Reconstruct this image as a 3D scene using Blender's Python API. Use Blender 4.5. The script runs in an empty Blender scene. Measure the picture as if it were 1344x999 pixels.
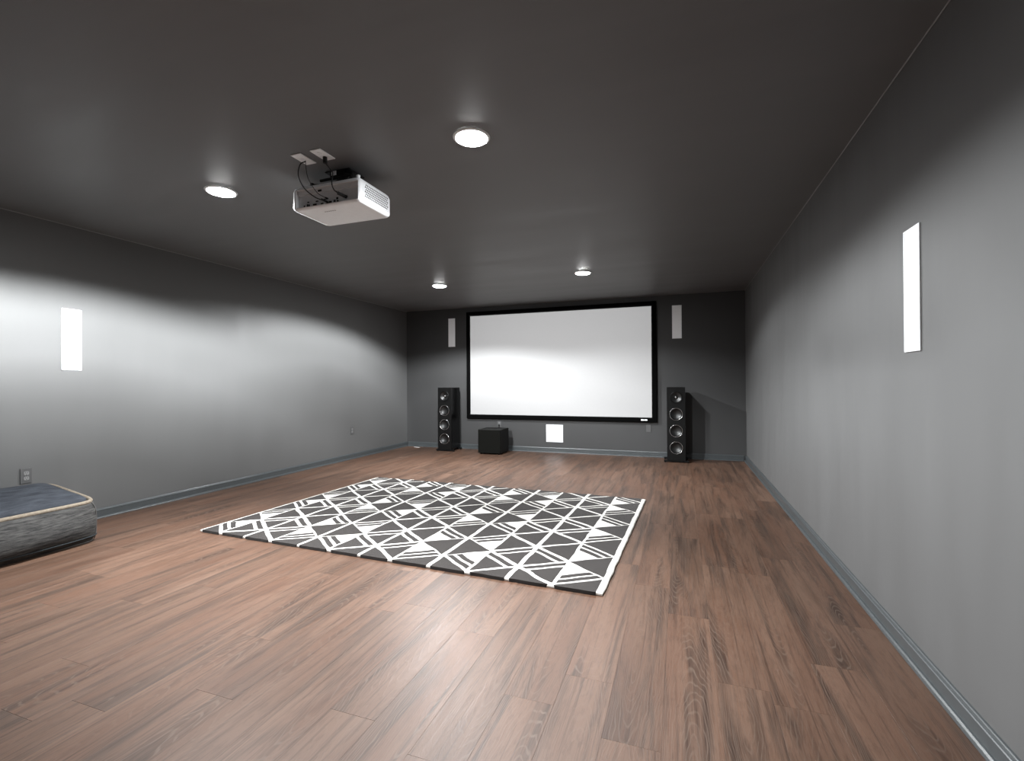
import bpy, bmesh, math, random
from mathutils import Vector, Matrix, noise
random.seed(7)
SC = bpy.context.scene
COL = SC.collection

# ------------------------------------------------------------------ camera
cam_d = bpy.data.cameras.new('camera')
cam = bpy.data.objects.new('camera', cam_d)
COL.objects.link(cam)
cam_d.sensor_width = 36.0
cam_d.lens = 621.06 / 1344 * 36.0
cam_d.clip_start = 0.02
_r = Vector((0.94230712, 0.33470354, -0.00555261))
_u = Vector((0.00693184, -0.0029264, 0.99997169))
_f = Vector((-0.33467781, 0.94231894, 0.00507768))
cam.matrix_world = Matrix(((_r.x, _u.x, -_f.x, 0.0),
                           (_r.y, _u.y, -_f.y, 0.0),
                           (_r.z, _u.z, -_f.z, 1.1354),
                           (0, 0, 0, 1)))
SC.camera = cam

# ------------------------------------------------------------------ world and exposure
w = bpy.data.worlds.new('world')
SC.world = w
w.use_nodes = True
w.node_tree.nodes['Background'].inputs[0].default_value = (0.02, 0.02, 0.02, 1)
w.node_tree.nodes['Background'].inputs[1].default_value = 0.05
SC.view_settings.view_transform = 'Standard'
SC.view_settings.look = 'None'
SC.view_settings.gamma = 1.0
SC.view_settings.use_curve_mapping = False
SC.view_settings.exposure = 0.0

# ceiling downlights: x, y, watts, tilt of the gimbal away from the screen wall (degrees), strength of the beam's core, label
DOWNLIGHTS = [
    (-2.91, 2.348, 1750, 0, 0.50, 'glowing recessed ceiling downlight left of the white projector'),
    (-1.033, 2.289, 435, 0, 1.5, 'glowing recessed ceiling downlight right of the white projector'),
    (-3.018, 5.629, 1000, 6, 0.54, 'glowing recessed ceiling downlight above the left end of the screen'),
    (-1.079, 5.575, 260, 6, 1.1, 'glowing recessed ceiling downlight above the right half of the screen'),
]
SPOT_ANGLE = 156.0
SPOT_BLEND = 0.23
# lamp photometry: (cosine from the axis, relative intensity)
BEAM = [(0.20, 1.0), (0.50, 1.0), (0.62, 0.45), (0.73, 0.16), (0.80, 0.20), (0.89, 0.0), (1.0, 0.0)]   # the last two are set per lamp
LENS_EMIT = 350.0
SCREEN_FILL_WATTS = 1650.0

# room
H = 2.44
XL, XR, YB, YF = -4.686, 0.8825, 7.479, -1.30

# ------------------------------------------------------------------ node helpers
class NT:
    def __init__(self, name):
        self.m = bpy.data.materials.new(name)
        self.m.use_nodes = True
        self.t = self.m.node_tree
        self.b = self.t.nodes['Principled BSDF']
    def n(self, typ, **kw):
        nd = self.t.nodes.new(typ)
        for k, v in kw.items():
            setattr(nd, k, v)
        return nd
    def l(self, a, b):
        self.t.links.new(a, b)
    def val(self, sock, v):
        if hasattr(v, 'node'):
            self.l(v, sock)
        else:
            sock.default_value = v
    def math(self, op, a, b=0.0, c=None, clamp=False):
        nd = self.n('ShaderNodeMath', operation=op)
        nd.use_clamp = clamp
        self.val(nd.inputs[0], a); self.val(nd.inputs[1], b)
        if c is not None: self.val(nd.inputs[2], c)
        return nd.outputs[0]
    def vmath(self, op, a, b):
        nd = self.n('ShaderNodeVectorMath', operation=op)
        self.val(nd.inputs[0], a); self.val(nd.inputs[1], b)
        return nd.outputs[0]
    def noise(self, vec, scale=5.0, detail=4.0, rough=0.55, dist=0.0):
        nd = self.n('ShaderNodeTexNoise')
        if vec is not None: self.l(vec, nd.inputs['Vector'])
        nd.inputs['Scale'].default_value = scale
        nd.inputs['Detail'].default_value = detail
        nd.inputs['Roughness'].default_value = rough
        nd.inputs['Distortion'].default_value = dist
        return nd.outputs['Fac']
    def ramp(self, fac, stops):
        nd = self.n('ShaderNodeValToRGB')
        els = nd.color_ramp.elements
        while len(els) < len(stops): els.new(0.5)
        for e, (p, c) in zip(els, stops):
            e.position = p
            e.color = c if len(c) == 4 else (*c, 1)
        self.l(fac, nd.inputs[0])
        return nd.outputs[0]
    def mix(self, fac, a, b, blend='MIX'):
        nd = self.n('ShaderNodeMix', data_type='RGBA', blend_type=blend)
        self.val(nd.inputs[0], fac)
        for s, v in ((nd.inputs[6], a), (nd.inputs[7], b)):
            if hasattr(v, 'node'): self.l(v, s)
            else: s.default_value = (*v, 1) if len(v) == 3 else v
        return nd.outputs[2]
    def rng(self, v, a, b, c, d):
        nd = self.n('ShaderNodeMapRange')
        self.val(nd.inputs[0], v)
        for i, x in enumerate((a, b, c, d)): nd.inputs[i + 1].default_value = x
        return nd.outputs[0]
    def bump(self, h, strength=0.2, dist=0.002):
        nd = self.n('ShaderNodeBump')
        nd.inputs['Strength'].default_value = strength
        nd.inputs['Distance'].default_value = dist
        self.l(h, nd.inputs['Height'])
        self.l(nd.outputs[0], self.b.inputs['Normal'])
    def coord(self, kind='Object'):
        return self.n('ShaderNodeTexCoord').outputs[kind]
    def scale(self, vec, s):
        nd = self.n('ShaderNodeMapping')
        self.l(vec, nd.inputs[0]); nd.inputs['Scale'].default_value = s
        return nd.outputs[0]

def plain(name, col, rough=0.5, metal=0.0, spec=0.5, noise_amt=0.06, nscale=30.0, coat=0.0):
    t = NT(name)
    f = t.noise(t.coord(), nscale, 3.0)
    k = t.rng(f, 0.3, 0.7, 1.0 - noise_amt, 1.0 + noise_amt)
    nd = t.n('ShaderNodeVectorMath', operation='SCALE')
    nd.inputs[0].default_value = col
    t.l(k, nd.inputs['Scale'])
    t.l(nd.outputs[0], t.b.inputs['Base Color'])
    t.b.inputs['Roughness'].default_value = rough
    t.b.inputs['Metallic'].default_value = metal
    t.b.inputs['Specular IOR Level'].default_value = spec
    t.b.inputs['Coat Weight'].default_value = coat
    t.b.inputs['Coat Roughness'].default_value = 0.1
    return t.m

def wall_mat(name, col, stretch, rough=0.55, amt=0.05, spec=0.35):
    """rolled matte-satin paint with faint roller streaks"""
    t = NT(name)
    c = t.coord()
    big = t.noise(t.scale(c, stretch), 1.6, 5.0, 0.6)
    fine = t.noise(c, 260.0, 2.0)
    k = t.rng(big, 0.25, 0.75, 1.0 - amt, 1.0 + amt)
    nd = t.n('ShaderNodeVectorMath', operation='SCALE')
    nd.inputs[0].default_value = col
    t.l(k, nd.inputs['Scale'])
    t.l(nd.outputs[0], t.b.inputs['Base Color'])
    t.l(t.rng(big, 0.3, 0.7, rough - 0.06, rough + 0.06), t.b.inputs['Roughness'])
    t.b.inputs['Specular IOR Level'].default_value = spec
    t.bump(fine, 0.08, 0.001)
    return t.m

def plank_mat():
    t = NT('limed_oak_vinyl')
    c = t.coord()
    oi = t.n('ShaderNodeObjectInfo')
    rnd = oi.outputs['Random']
    r2 = t.math('FRACT', t.math('MULTIPLY', rnd, 17.31))
    r3 = t.math('FRACT', t.math('MULTIPLY', rnd, 91.77))
    off = t.n('ShaderNodeCombineXYZ')
    t.l(t.math('MULTIPLY', rnd, 37.0), off.inputs[0])
    t.l(t.math('MULTIPLY', r2, 53.0), off.inputs[1])
    t.l(t.math('MULTIPLY', r3, 29.0), off.inputs[2])
    v = t.vmath('ADD', c, off.outputs[0])
    # warp that bends the growth rings
    wv = t.n('ShaderNodeTexNoise'); t.l(t.scale(v, (5.0, 1.1, 1.0)), wv.inputs['Vector'])
    wv.inputs['Scale'].default_value = 1.6; wv.inputs['Detail'].default_value = 3.0
    warp = t.vmath('MULTIPLY', t.vmath('SUBTRACT', wv.outputs['Color'], (0.5, 0.5, 0.5)), (0.10, 0.5, 0.0))
    cc = t.n('ShaderNodeCombineXYZ')
    t.l(t.rng(r2, 0, 1, -0.06, 0.06), cc.inputs[0])
    t.l(t.rng(r3, 0, 1, -0.75, 0.75), cc.inputs[1])
    q = t.vmath('SUBTRACT', t.vmath('ADD', c, warp), cc.outputs[0])
    q = t.vmath('MULTIPLY', q, (1.0, 0.10, 0.0))
    ln = t.n('ShaderNodeVectorMath', operation='LENGTH'); t.l(q, ln.inputs[0])
    ring = t.math('SINE', t.math('MULTIPLY', ln.outputs['Value'], 980.0))
    line = t.rng(ring, 0.55, 1.0, 0.0, 1.0)
    # heartwood patches, long and narrow
    patch = t.noise(t.scale(v, (13.0, 1.0, 1.0)), 1.0, 6.0, 0.62, 0.8)
    patch_m = t.rng(patch, 0.47, 0.64, 0.0, 1.0)
    tone = t.noise(t.scale(v, (3.2, 0.5, 1.0)), 1.3, 3.0)
    fine = t.noise(t.scale(v, (190.0, 5.0, 1.0)), 1.0, 3.0, 0.6)
    fleck = t.noise(t.scale(v, (60.0, 14.0, 1.0)), 1.0, 4.0, 0.7)
    base = t.mix(t.rng(tone, 0.3, 0.7, 0.0, 1.0), (0.215, 0.098, 0.056), (0.330, 0.190, 0.128))
    base = t.mix(t.math('MULTIPLY', patch_m, 0.86), base, (0.056, 0.024, 0.014))
    # reddish bare boards
    base = t.mix(t.math('MULTIPLY', t.rng(t.noise(t.scale(v, (6.0, 0.9, 1.0)), 1.0, 2.0), 0.58, 0.72, 0.0, 0.55), 1.0), base, (0.165, 0.078, 0.042))
    base = t.mix(t.math('MULTIPLY', t.rng(fine, 0.35, 0.7, 0.0, 1.0), 0.30), base, (0.36, 0.245, 0.180))
    base = t.mix(t.math('MULTIPLY', t.rng(fleck, 0.50, 0.72, 0.0, 1.0), 0.35), base, (0.085, 0.042, 0.026))
    lm = t.math('MULTIPLY', line, t.math('ADD', t.math('MULTIPLY', patch_m, 0.40), 0.08))
    base = t.mix(lm, base, (0.40, 0.29, 0.22))
    streak = t.noise(t.scale(v, (75.0, 1.3, 1.0)), 1.0, 4.0, 0.6)
    base = t.mix(t.rng(streak, 0.56, 0.70, 0.0, 0.60), base, (0.070, 0.032, 0.019))
    # knots and saw marks
    kn = t.noise(t.scale(v, (8.0, 3.0, 1.0)), 1.0, 5.0, 0.62, 1.5)
    base = t.mix(t.rng(kn, 0.70, 0.78, 0.0, 0.6), base, (0.42, 0.34, 0.285))
    k = t.rng(rnd, 0.0, 1.0, 0.35, 0.42)
    nd = t.n('ShaderNodeVectorMath', operation='SCALE')
    t.l(base, nd.inputs[0]); t.l(k, nd.inputs['Scale'])
    t.l(nd.outputs[0], t.b.inputs['Base Color'])
    t.l(t.rng(fine, 0.3, 0.7, 0.40, 0.52), t.b.inputs['Roughness'])
    t.b.inputs['Specular IOR Level'].default_value = 0.36
    t.bump(t.math('ADD', fine, t.math('MULTIPLY', line, 0.4)), 0.22, 0.0012)
    return t.m

def pile_mat(name, col, var=0.12):
    t = NT(name)
    c = t.coord()
    f = t.noise(c, 420.0, 3.0, 0.7)
    g = t.noise(c, 9.0, 3.0)
    k = t.math('MULTIPLY', t.rng(f, 0.3, 0.7, 1.0 - var, 1.0 + var), t.rng(g, 0.3, 0.7, 0.94, 1.06))
    nd = t.n('ShaderNodeVectorMath', operation='SCALE')
    nd.inputs[0].default_value = col
    t.l(k, nd.inputs['Scale'])
    t.l(nd.outputs[0], t.b.inputs['Base Color'])
    t.b.inputs['Roughness'].default_value = 0.95
    t.b.inputs['Specular IOR Level'].default_value = 0.1
    t.b.inputs['Sheen Weight'].default_value = 0.15
    t.bump(f, 0.6, 0.004)
    return t.m

def fabric_mat(name, ca, cb, stretch, var=0.5):
    t = NT(name)
    c = t.coord()
    s = t.noise(t.scale(c, stretch), 6.0, 5.0, 0.65, 0.3)
    weave = t.noise(c, 330.0, 2.0)
    col = t.mix(t.rng(s, 0.3, 0.7, 0.0, 1.0), ca, cb)
    col = t.mix(t.math('MULTIPLY', weave, 0.35), col, (0.02, 0.02, 0.022))
    t.l(col, t.b.inputs['Base Color'])
    t.b.inputs['Roughness'].default_value = 0.85
    t.b.inputs['Specular IOR Level'].default_value = 0.2
    t.bump(t.math('ADD', s, t.math('MULTIPLY', weave, 0.25)), 0.5, 0.012)
    return t.m

def grille_mat(name, col, pitch):
    """perforated metal: fine dots in the paint"""
    t = NT(name)
    c = t.coord()
    vo = t.n('ShaderNodeTexVoronoi'); t.l(c, vo.inputs['Vector'])
    vo.inputs['Scale'].default_value = pitch
    vo.inputs['Randomness'].default_value = 0.0
    d = t.rng(vo.outputs['Distance'], 0.22, 0.34, 0.88, 1.0)
    nd = t.n('ShaderNodeVectorMath', operation='SCALE')
    nd.inputs[0].default_value = col
    t.l(d, nd.inputs['Scale'])
    t.l(nd.outputs[0], t.b.inputs['Base Color'])
    t.b.inputs['Roughness'].default_value = 0.6
    return t.m

def emit_mat(name, col, strength):
    t = NT(name)
    t.b.inputs['Base Color'].default_value = (*col, 1)
    t.b.inputs['Emission Color'].default_value = (*col, 1)
    t.b.inputs['Emission Strength'].default_value = strength
    return t.m

M = {}
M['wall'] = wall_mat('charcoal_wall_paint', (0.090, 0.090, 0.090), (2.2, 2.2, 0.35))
M['wall_back'] = wall_mat('shaded_charcoal_wall_paint', (0.041, 0.041, 0.0415), (2.2, 2.2, 0.35))  # the charcoal wall paint, darkened to put shade on the screen wall
M['ceil'] = wall_mat('charcoal_ceiling_paint', (0.134, 0.136, 0.140), (0.35, 2.4, 1.0), 0.5, 0.10)
M['base'] = plain('blue_grey_trim_enamel', (0.050, 0.056, 0.059), 0.32, spec=0.5)
M['caulk'] = plain('grey_caulk', (0.24, 0.24, 0.24), 0.6)
M['sub'] = plain('subfloor', (0.03, 0.022, 0.018), 0.9)
M['plank'] = plank_mat()
M['white'] = plain('white_plastic', (0.86, 0.885, 0.91), 0.4, noise_amt=0.02)
M['white_face'] = plain('white_projector_shell', (0.86, 0.885, 0.91), 0.42, noise_amt=0.02)
M['port_grey'] = plain('light_grey_port_panel', (0.78, 0.80, 0.82), 0.5, noise_amt=0.04)
M['white_grille'] = grille_mat('white_perforated_grille', (0.88, 0.90, 0.92), 260.0)
M['screen'] = plain('light_grey_screen_fabric', (0.23, 0.23, 0.23), 0.95, spec=0.1, noise_amt=0.01)
M['velvet'] = plain('black_velvet', (0.0012, 0.0012, 0.0012), 0.9, spec=0.05)
M['black'] = plain('black_plastic', (0.0022, 0.0022, 0.0022), 0.5, spec=0.2)
M['rubber'] = plain('black_cable_jacket', (0.003, 0.003, 0.003), 0.55, spec=0.3)
M['tower'] = plain('black_lacquer', (0.0015, 0.0015, 0.0016), 0.25, spec=0.22)
M['baffle'] = plain('black_satin_baffle', (0.0022, 0.0022, 0.0022), 0.45, spec=0.2)
M['cone'] = plain('dark_aluminium_cone', (0.050, 0.050, 0.050), 0.42, metal=0.9)
M['surround'] = plain('rubber_surround', (0.0015, 0.0015, 0.0015), 0.5, spec=0.2)
M['chrome'] = plain('chrome_ring', (0.45, 0.45, 0.45), 0.25, metal=1.0)
M['tweeter'] = plain('bright_tweeter_dome', (0.85, 0.85, 0.85), 0.18, metal=1.0)
M['subbox'] = plain('black_ash_vinyl', (0.0035, 0.0036, 0.0030), 0.55, spec=0.25)
M['subcloth'] = plain('black_grille_cloth', (0.0040, 0.0041, 0.0034), 0.9, spec=0.1, nscale=400.0, noise_amt=0.25)
M['plate'] = plain('grey_painted_plate', (0.070, 0.070, 0.071), 0.4)
M['recept'] = plain('pale_grey_receptacle', (0.17, 0.17, 0.17), 0.4)
M['dark'] = plain('dark_slot', (0.003, 0.003, 0.003), 0.8)
M['rug_white'] = pile_mat('ivory_pile', (0.68, 0.66, 0.62))
M['rug_dark'] = pile_mat('charcoal_pile', (0.031, 0.027, 0.0255), 0.40)
M['denim_side'] = fabric_mat('grey_washed_denim', (0.010, 0.010, 0.010), (0.092, 0.089, 0.085), (2.5, 2.0, 16.0))
M['denim_top'] = fabric_mat('blue_grey_denim', (0.016, 0.019, 0.025), (0.055, 0.062, 0.075), (6.0, 1.2, 2.0))
M['denim_dark'] = fabric_mat('dark_denim_band', (0.012, 0.016, 0.018), (0.03, 0.036, 0.04), (2, 2, 4))
M['tan'] = fabric_mat('tan_piping', (0.19, 0.155, 0.115), (0.30, 0.255, 0.20), (8, 8, 8))
M['thread'] = plain('pale_seam_thread', (0.070, 0.066, 0.062), 0.8)
M['lens'] = emit_mat('glowing_lens', (1.0, 1.0, 1.0), LENS_EMIT)
M['paper'] = plain('white_paper', (0.8, 0.8, 0.8), 0.8)
M['mark'] = plain('grey_print', (0.35, 0.35, 0.36), 0.6)

# ------------------------------------------------------------------ mesh helpers
def finish(name, bm, mat, parent=None, smooth=False, recalc=True):
    if recalc:
        bmesh.ops.recalc_face_normals(bm, faces=bm.faces)
    me = bpy.data.meshes.new(name)
    bm.to_mesh(me); bm.free()
    for m in (mat if isinstance(mat, (list, tuple)) else [mat]):
        me.materials.append(m)
    if smooth:
        for p in me.polygons: p.use_smooth = True
    o = bpy.data.objects.new(name, me)
    COL.objects.link(o)
    if parent is not None: o.parent = parent
    return o

def smooth_by_angle(o, deg=40):
    me = o.data
    for p in me.polygons: p.use_smooth = True
    bm = bmesh.new(); bm.from_mesh(me)
    for e in bm.edges:
        e.smooth = not (len(e.link_faces) == 2 and e.calc_face_angle(0) > math.radians(deg))
    bm.to_mesh(me); bm.free()

def box(bm, x0, x1, y0, y1, z0, z1):
    vs = [bm.verts.new(p) for p in ((x0,y0,z0),(x1,y0,z0),(x1,y1,z0),(x0,y1,z0),(x0,y0,z1),(x1,y0,z1),(x1,y1,z1),(x0,y1,z1))]
    for f in ((0,3,2,1),(4,5,6,7),(0,1,5,4),(1,2,6,5),(2,3,7,6),(3,0,4,7)):
        bm.faces.new([vs[i] for i in f])
    return vs

def bevel_all(bm, w, seg=2):
    bmesh.ops.bevel(bm, geom=list(bm.edges), offset=w, segments=seg, profile=0.5, affect='EDGES', clamp_overlap=True)

def bbox(name, dims, mat, parent=None, bev=0.0, seg=2):
    bm = bmesh.new(); box(bm, *dims)
    if bev: bevel_all(bm, bev, seg)
    return finish(name, bm, mat, parent)

def lathe(bm, prof, axis='Z', seg=32, org=(0,0,0)):
    """profile of (radius, height) spun round an axis through org"""
    rings = []
    for r, h in prof:
        ring = []
        if r < 1e-6:
            ring = [bm.verts.new(_ax(0, 0, h, axis, org))]
        else:
            for i in range(seg):
                a = 2*math.pi*i/seg
                ring.append(bm.verts.new(_ax(r*math.cos(a), r*math.sin(a), h, axis, org)))
        rings.append(ring)
    for A, B in zip(rings, rings[1:]):
        if len(A) == 1 and len(B) == 1: continue
        for i in range(seg):
            j = (i+1) % seg
            if len(A) == 1: bm.faces.new((A[0], B[i], B[j]))
            elif len(B) == 1: bm.faces.new((A[i], A[j], B[0]))
            else: bm.faces.new((A[i], A[j], B[j], B[i]))
def _ax(a, b, h, axis, o):
    if axis == 'Z': return (o[0]+a, o[1]+b, o[2]+h)
    if axis == 'Y': return (o[0]+a, o[1]+h, o[2]+b)
    return (o[0]+h, o[1]+a, o[2]+b)

def catmull(pts, n=8):
    P = [Vector(p) for p in pts]
    P = [P[0]*2-P[1]] + P + [P[-1]*2-P[-2]]
    out = []
    for i in range(1, len(P)-2):
        for k in range(n):
            t = k/n
            a, b, c, d = P[i-1], P[i], P[i+1], P[i+2]
            out.append(0.5*((2*b)+(c-a)*t+(2*a-5*b+4*c-d)*t*t+(3*b-a-3*c+d)*t**3))
    out.append(P[-2])
    return out

def tube(bm, pts, r, seg=8, closed=False):
    pts = [Vector(p) for p in pts]
    n = len(pts); rings = []
    up = Vector((0, 0, 1))
    prev = None
    for i, p in enumerate(pts):
        a = pts[(i-1) % n] if (closed or i > 0) else p
        b = pts[(i+1) % n] if (closed or i < n-1) else p
        d = (b-a).normalized()
        if prev is None:
            s = d.cross(up)
            if s.length < 1e-3: s = d.cross(Vector((1,0,0)))
            s.normalize()
        else:
            s = (prev - d*prev.dot(d)).normalized()
        prev = s
        q = d.cross(s)
        rings.append([bm.verts.new(p + s*r*math.cos(2*math.pi*k/seg) + q*r*math.sin(2*math.pi*k/seg)) for k in range(seg)])
    m = n if closed else n-1
    for i in range(m):
        A, B = rings[i], rings[(i+1) % n]
        for k in range(seg):
            bm.faces.new((A[k], A[(k+1) % seg], B[(k+1) % seg], B[k]))
    if not closed:
        bm.faces.new(rings[0]); bm.faces.new(rings[-1])

def prism(bm, poly, z0, z1):
    lo = [bm.verts.new((x, y, z0)) for x, y in poly]
    hi = [bm.verts.new((x, y, z1)) for x, y in poly]
    n = len(poly)
    bm.faces.new(lo[::-1]); bm.faces.new(hi)
    for i in range(n):
        bm.faces.new((lo[i], lo[(i+1) % n], hi[(i+1) % n], hi[i]))

def thing(name, label, cat, loc=(0,0,0), rotz=0.0, group=None):
    o = bpy.data.objects.new(name, None)
    COL.objects.link(o)
    o.location = loc; o.rotation_euler = (0, 0, rotz)
    o.empty_display_size = 0.1
    return tag(o, label, cat, group)
def tag(o, label, cat, group=None):
    o['label'] = label; o['category'] = cat
    if group: o['group'] = group
    return o
def struct(o, label=None):
    o['kind'] = 'structure'
    if label: o['label'] = label
    return o

# ------------------------------------------------------------------ room shell
T = 0.12
struct(bbox('wall_left', (XL-T, XL, YF-T, YB+T, -0.05, H+0.05), M['wall']), 'plain charcoal painted wall on the left')
struct(bbox('wall_right', (XR, XR+T, YF-T, YB+T, -0.05, H+0.05), M['wall']), 'plain charcoal painted wall on the right')
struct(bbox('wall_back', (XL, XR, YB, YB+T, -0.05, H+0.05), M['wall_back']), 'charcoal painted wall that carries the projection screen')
struct(bbox('wall_front', (XL, XR, YF-T, YF, -0.05, H+0.05), M['wall']), 'charcoal painted wall behind the viewer')
struct(bbox('ceiling', (XL, XR, YF, YB, H, H+0.10), M['ceil']), 'dark charcoal painted ceiling')

# floor: subfloor carrying each plank as its own piece
floor = struct(bbox('floor', (XL, XR, YF, YB, -0.06, -0.0082), M['sub']), 'brown limed oak plank floor')
PW, PL, GAP = 0.183, 1.22, 0.00012
def plank_mesh(wd, ln):
    bm = bmesh.new()
    b = 0.0003
    x, y = wd/2-GAP, ln/2-GAP
    lo = [bm.verts.new(p) for p in ((-x,-y,-0.008),(x,-y,-0.008),(x,y,-0.008),(-x,y,-0.008))]
    md = [bm.verts.new(p) for p in ((-x,-y,-0.0003),(x,-y,-0.0003),(x,y,-0.0003),(-x,y,-0.0003))]
    hi = [bm.verts.new(p) for p in ((-x+b,-y+b,0),(x-b,-y+b,0),(x-b,y-b,0),(-x+b,y-b,0))]
    for A, B in ((lo, md), (md, hi)):
        for i in range(4):
            bm.faces.new((A[i], A[(i+1) % 4], B[(i+1) % 4], B[i]))
    bm.faces.new(hi)
    me = bpy.data.meshes.new('plank'); bm.to_mesh(me); bm.free()
    me.materials.append(M['plank'])
    return me
PLM = {}
joint_at = {0: 1.81, 1: 1.523, 2: 2.45, -11: 1.232, -4: 1.35, -6: 2.02, -8: 1.62, -9: 2.30, 3: 1.95, 4: 3.1, 5: 2.2}
k0 = math.floor((XL - (-0.428)) / PW); k1 = math.ceil((XR - (-0.428)) / PW)
rp = random.Random(21)
for k in range(k0, k1):
    xa, xb = max(-0.428 + PW*k, XL), min(-0.428 + PW*(k+1), XR)
    if xb - xa < 0.01: continue
    j = joint_at.get(k)
    if j is None: j = rp.random()*PL
    else: rp.random()
    y = j - PL*math.ceil((j - YF)/PL)
    while y < YB:
        ya, yb = max(y, YF), min(y+PL, YB)
        if yb - ya > 0.01:
            key = (round(xb-xa, 3), round(yb-ya, 3))
            if key not in PLM: PLM[key] = plank_mesh(xb-xa, yb-ya)
            o = bpy.data.objects.new('plank', PLM[key])
            COL.objects.link(o)
            o.location = ((xa+xb)/2, (ya+yb)/2, 0)
            o.parent = floor
        y += PL

# baseboards with a bead on top and a shoe moulding at the foot
def baseboard(name, a, b, nrm, label):
    """profile swept from a to b; nrm points into the room"""
    prof = [(0.0, 0.0), (0.030, 0.0), (0.0295, 0.006), (0.027, 0.012), (0.021, 0.017), (0.0145, 0.019), (0.0145, 0.062),
            (0.0165, 0.0645), (0.0165, 0.067), (0.014, 0.070), (0.0105, 0.072), (0.0085, 0.078), (0.006, 0.0815), (0.0, 0.0825)]
    bm = bmesh.new()
    A, B = Vector(a), Vector(b); n = Vector(nrm)
    d = (B-A).normalized()
    ra = [bm.verts.new(A + n*(0.0005+o) + d*0 + Vector((0,0,z+0.0004))) for o, z in prof]
    rb = [bm.verts.new(B + n*(0.0005+o) + Vector((0,0,z+0.0004))) for o, z in prof]
    m = len(prof)
    for i in range(m):
        bm.faces.new((ra[i], ra[(i+1) % m], rb[(i+1) % m], rb[i]))
    bm.faces.new(ra); bm.faces.new(rb[::-1])
    o = finish(name, bm, M['base'])
    return struct(o, label)
baseboard('baseboard_left', (XL, YF+0.001, 0), (XL, YB-0.001, 0), (1,0,0), 'blue grey baseboard along the left wall')
baseboard('baseboard_right', (XR, YF+0.001, 0), (XR, YB-0.001, 0), (-1,0,0), 'blue grey baseboard along the right wall')
baseboard('baseboard_back', (XL+0.031, YB, 0), (XR-0.031, YB, 0), (0,-1,0), 'blue grey baseboard under the screen wall')

# thin caulk beads where the walls meet the ceiling
def bead(name, a, b, r, label):
    bm = bmesh.new(); tube(bm, [a, b], r, 6)
    return struct(finish(name, bm, M['caulk']), label)
bead('trim_1', (XL+0.003, YF, H-0.003), (XL+0.003, YB, H-0.003), 0.0032, 'thin pale caulk line where left wall meets ceiling')
bead('trim_2', (XR-0.003, YF, H-0.003), (XR-0.003, YB, H-0.003), 0.0032, 'thin pale caulk line where right wall meets ceiling')

# ------------------------------------------------------------------ downlights
def downlight(x, y, watts, tilt, core, label):
    t = thing('ceiling_downlight', label, 'downlight', (x, y, H), group='recessed ceiling downlights')
    bm = bmesh.new()
    lathe(bm, [(0.084, -0.0085), (0.087, -0.0095), (0.092, -0.0085), (0.098, -0.0035), (0.099, -0.0008), (0.084, -0.0008), (0.084, -0.0085)], seg=40)
    finish('trim_ring', bm, M['white'], t, smooth=True)
    bm = bmesh.new()
    lathe(bm, [(0.0836, -0.0045), (0.0832, -0.0090), (0.070, -0.0125), (0.042, -0.0150), (0.0, -0.0160)], seg=40)
    finish('lens', bm, M['lens'], t, smooth=True)
    ld = bpy.data.lights.new('downlight_bulb', 'SPOT')
    ld.energy = watts
    ld.spot_size = math.radians(SPOT_ANGLE)
    ld.spot_blend = SPOT_BLEND
    ld.shadow_soft_size = 0.035
    ld.color = (0.957, 0.985, 1.0)
    # photometric curve of the lamp: a wide 'batwing' beam, stronger to the side than straight down
    ld.use_nodes = True
    nt = ld.node_tree
    em = nt.nodes['Emission']
    tc = nt.nodes.new('ShaderNodeTexCoord')
    sep = nt.nodes.new('ShaderNodeSeparateXYZ')
    ab = nt.nodes.new('ShaderNodeMath'); ab.operation = 'ABSOLUTE'
    mr = nt.nodes.new('ShaderNodeValToRGB')
    els = mr.color_ramp.elements
    while len(els) < len(BEAM): els.new(0.5)
    for e_, (p_, v_) in zip(els, BEAM[:-2] + [(0.89, 0.8*core), (1.0, 1.1*core)]): e_.position = p_; e_.color = (v_, v_, v_, 1)
    nt.links.new(tc.outputs['Normal'], sep.inputs[0])
    nt.links.new(sep.outputs[2], ab.inputs[0])
    nt.links.new(ab.outputs[0], mr.inputs[0])
    nt.links.new(mr.outputs[0], em.inputs['Strength'])
    lo = bpy.data.objects.new('downlight_bulb', ld)
    COL.objects.link(lo)
    lo.parent = t
    lo.location = (0, 0, -0.022)
    lo.rotation_euler = (math.radians(-tilt), 0, 0)
    return t
for a in DOWNLIGHTS: downlight(*a)

# ------------------------------------------------------------------ projection screen
sx0, sx1, sz0, sz1 = -3.401, -0.4034, 0.600, 2.2862
scr = thing('projection_screen', 'large white fixed projection screen in a black velvet frame on back wall', 'screen', ((sx0+sx1)/2, YB, 0))
ox = (sx0+sx1)/2
FW = 0.072
bbox('screen_surface', (sx0-0.01-ox, sx1+0.01-ox, -0.034, -0.026, sz0-0.01, sz1+0.01), M['screen'], scr)
def frame_bar(dims):
    return bbox('frame_bar', dims, M['velvet'], scr, 0.006, 2)
frame_bar((sx0-FW-ox, sx1+FW-ox, -0.050, -0.0355, sz1, sz1+FW))
frame_bar((sx0-FW-ox, sx1+FW-ox, -0.050, -0.0355, sz0-FW, sz0))
frame_bar((sx0-FW-ox, sx0-ox, -0.050, -0.0355, sz0+0.0002, sz1-0.0002))
frame_bar((sx1-ox, sx1+FW-ox, -0.050, -0.0355, sz0+0.0002, sz1-0.0002))
bm = bmesh.new()   # carrier behind the fabric that stands the frame off the wall
box(bm, sx0-FW+0.01-ox, sx1+FW-0.01-ox, -0.0255, -0.001, sz1+0.012, sz1+FW-0.01)
box(bm, sx0-FW+0.01-ox, sx1+FW-0.01-ox, -0.0255, -0.001, sz0-FW+0.01, sz0-0.012)
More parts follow.
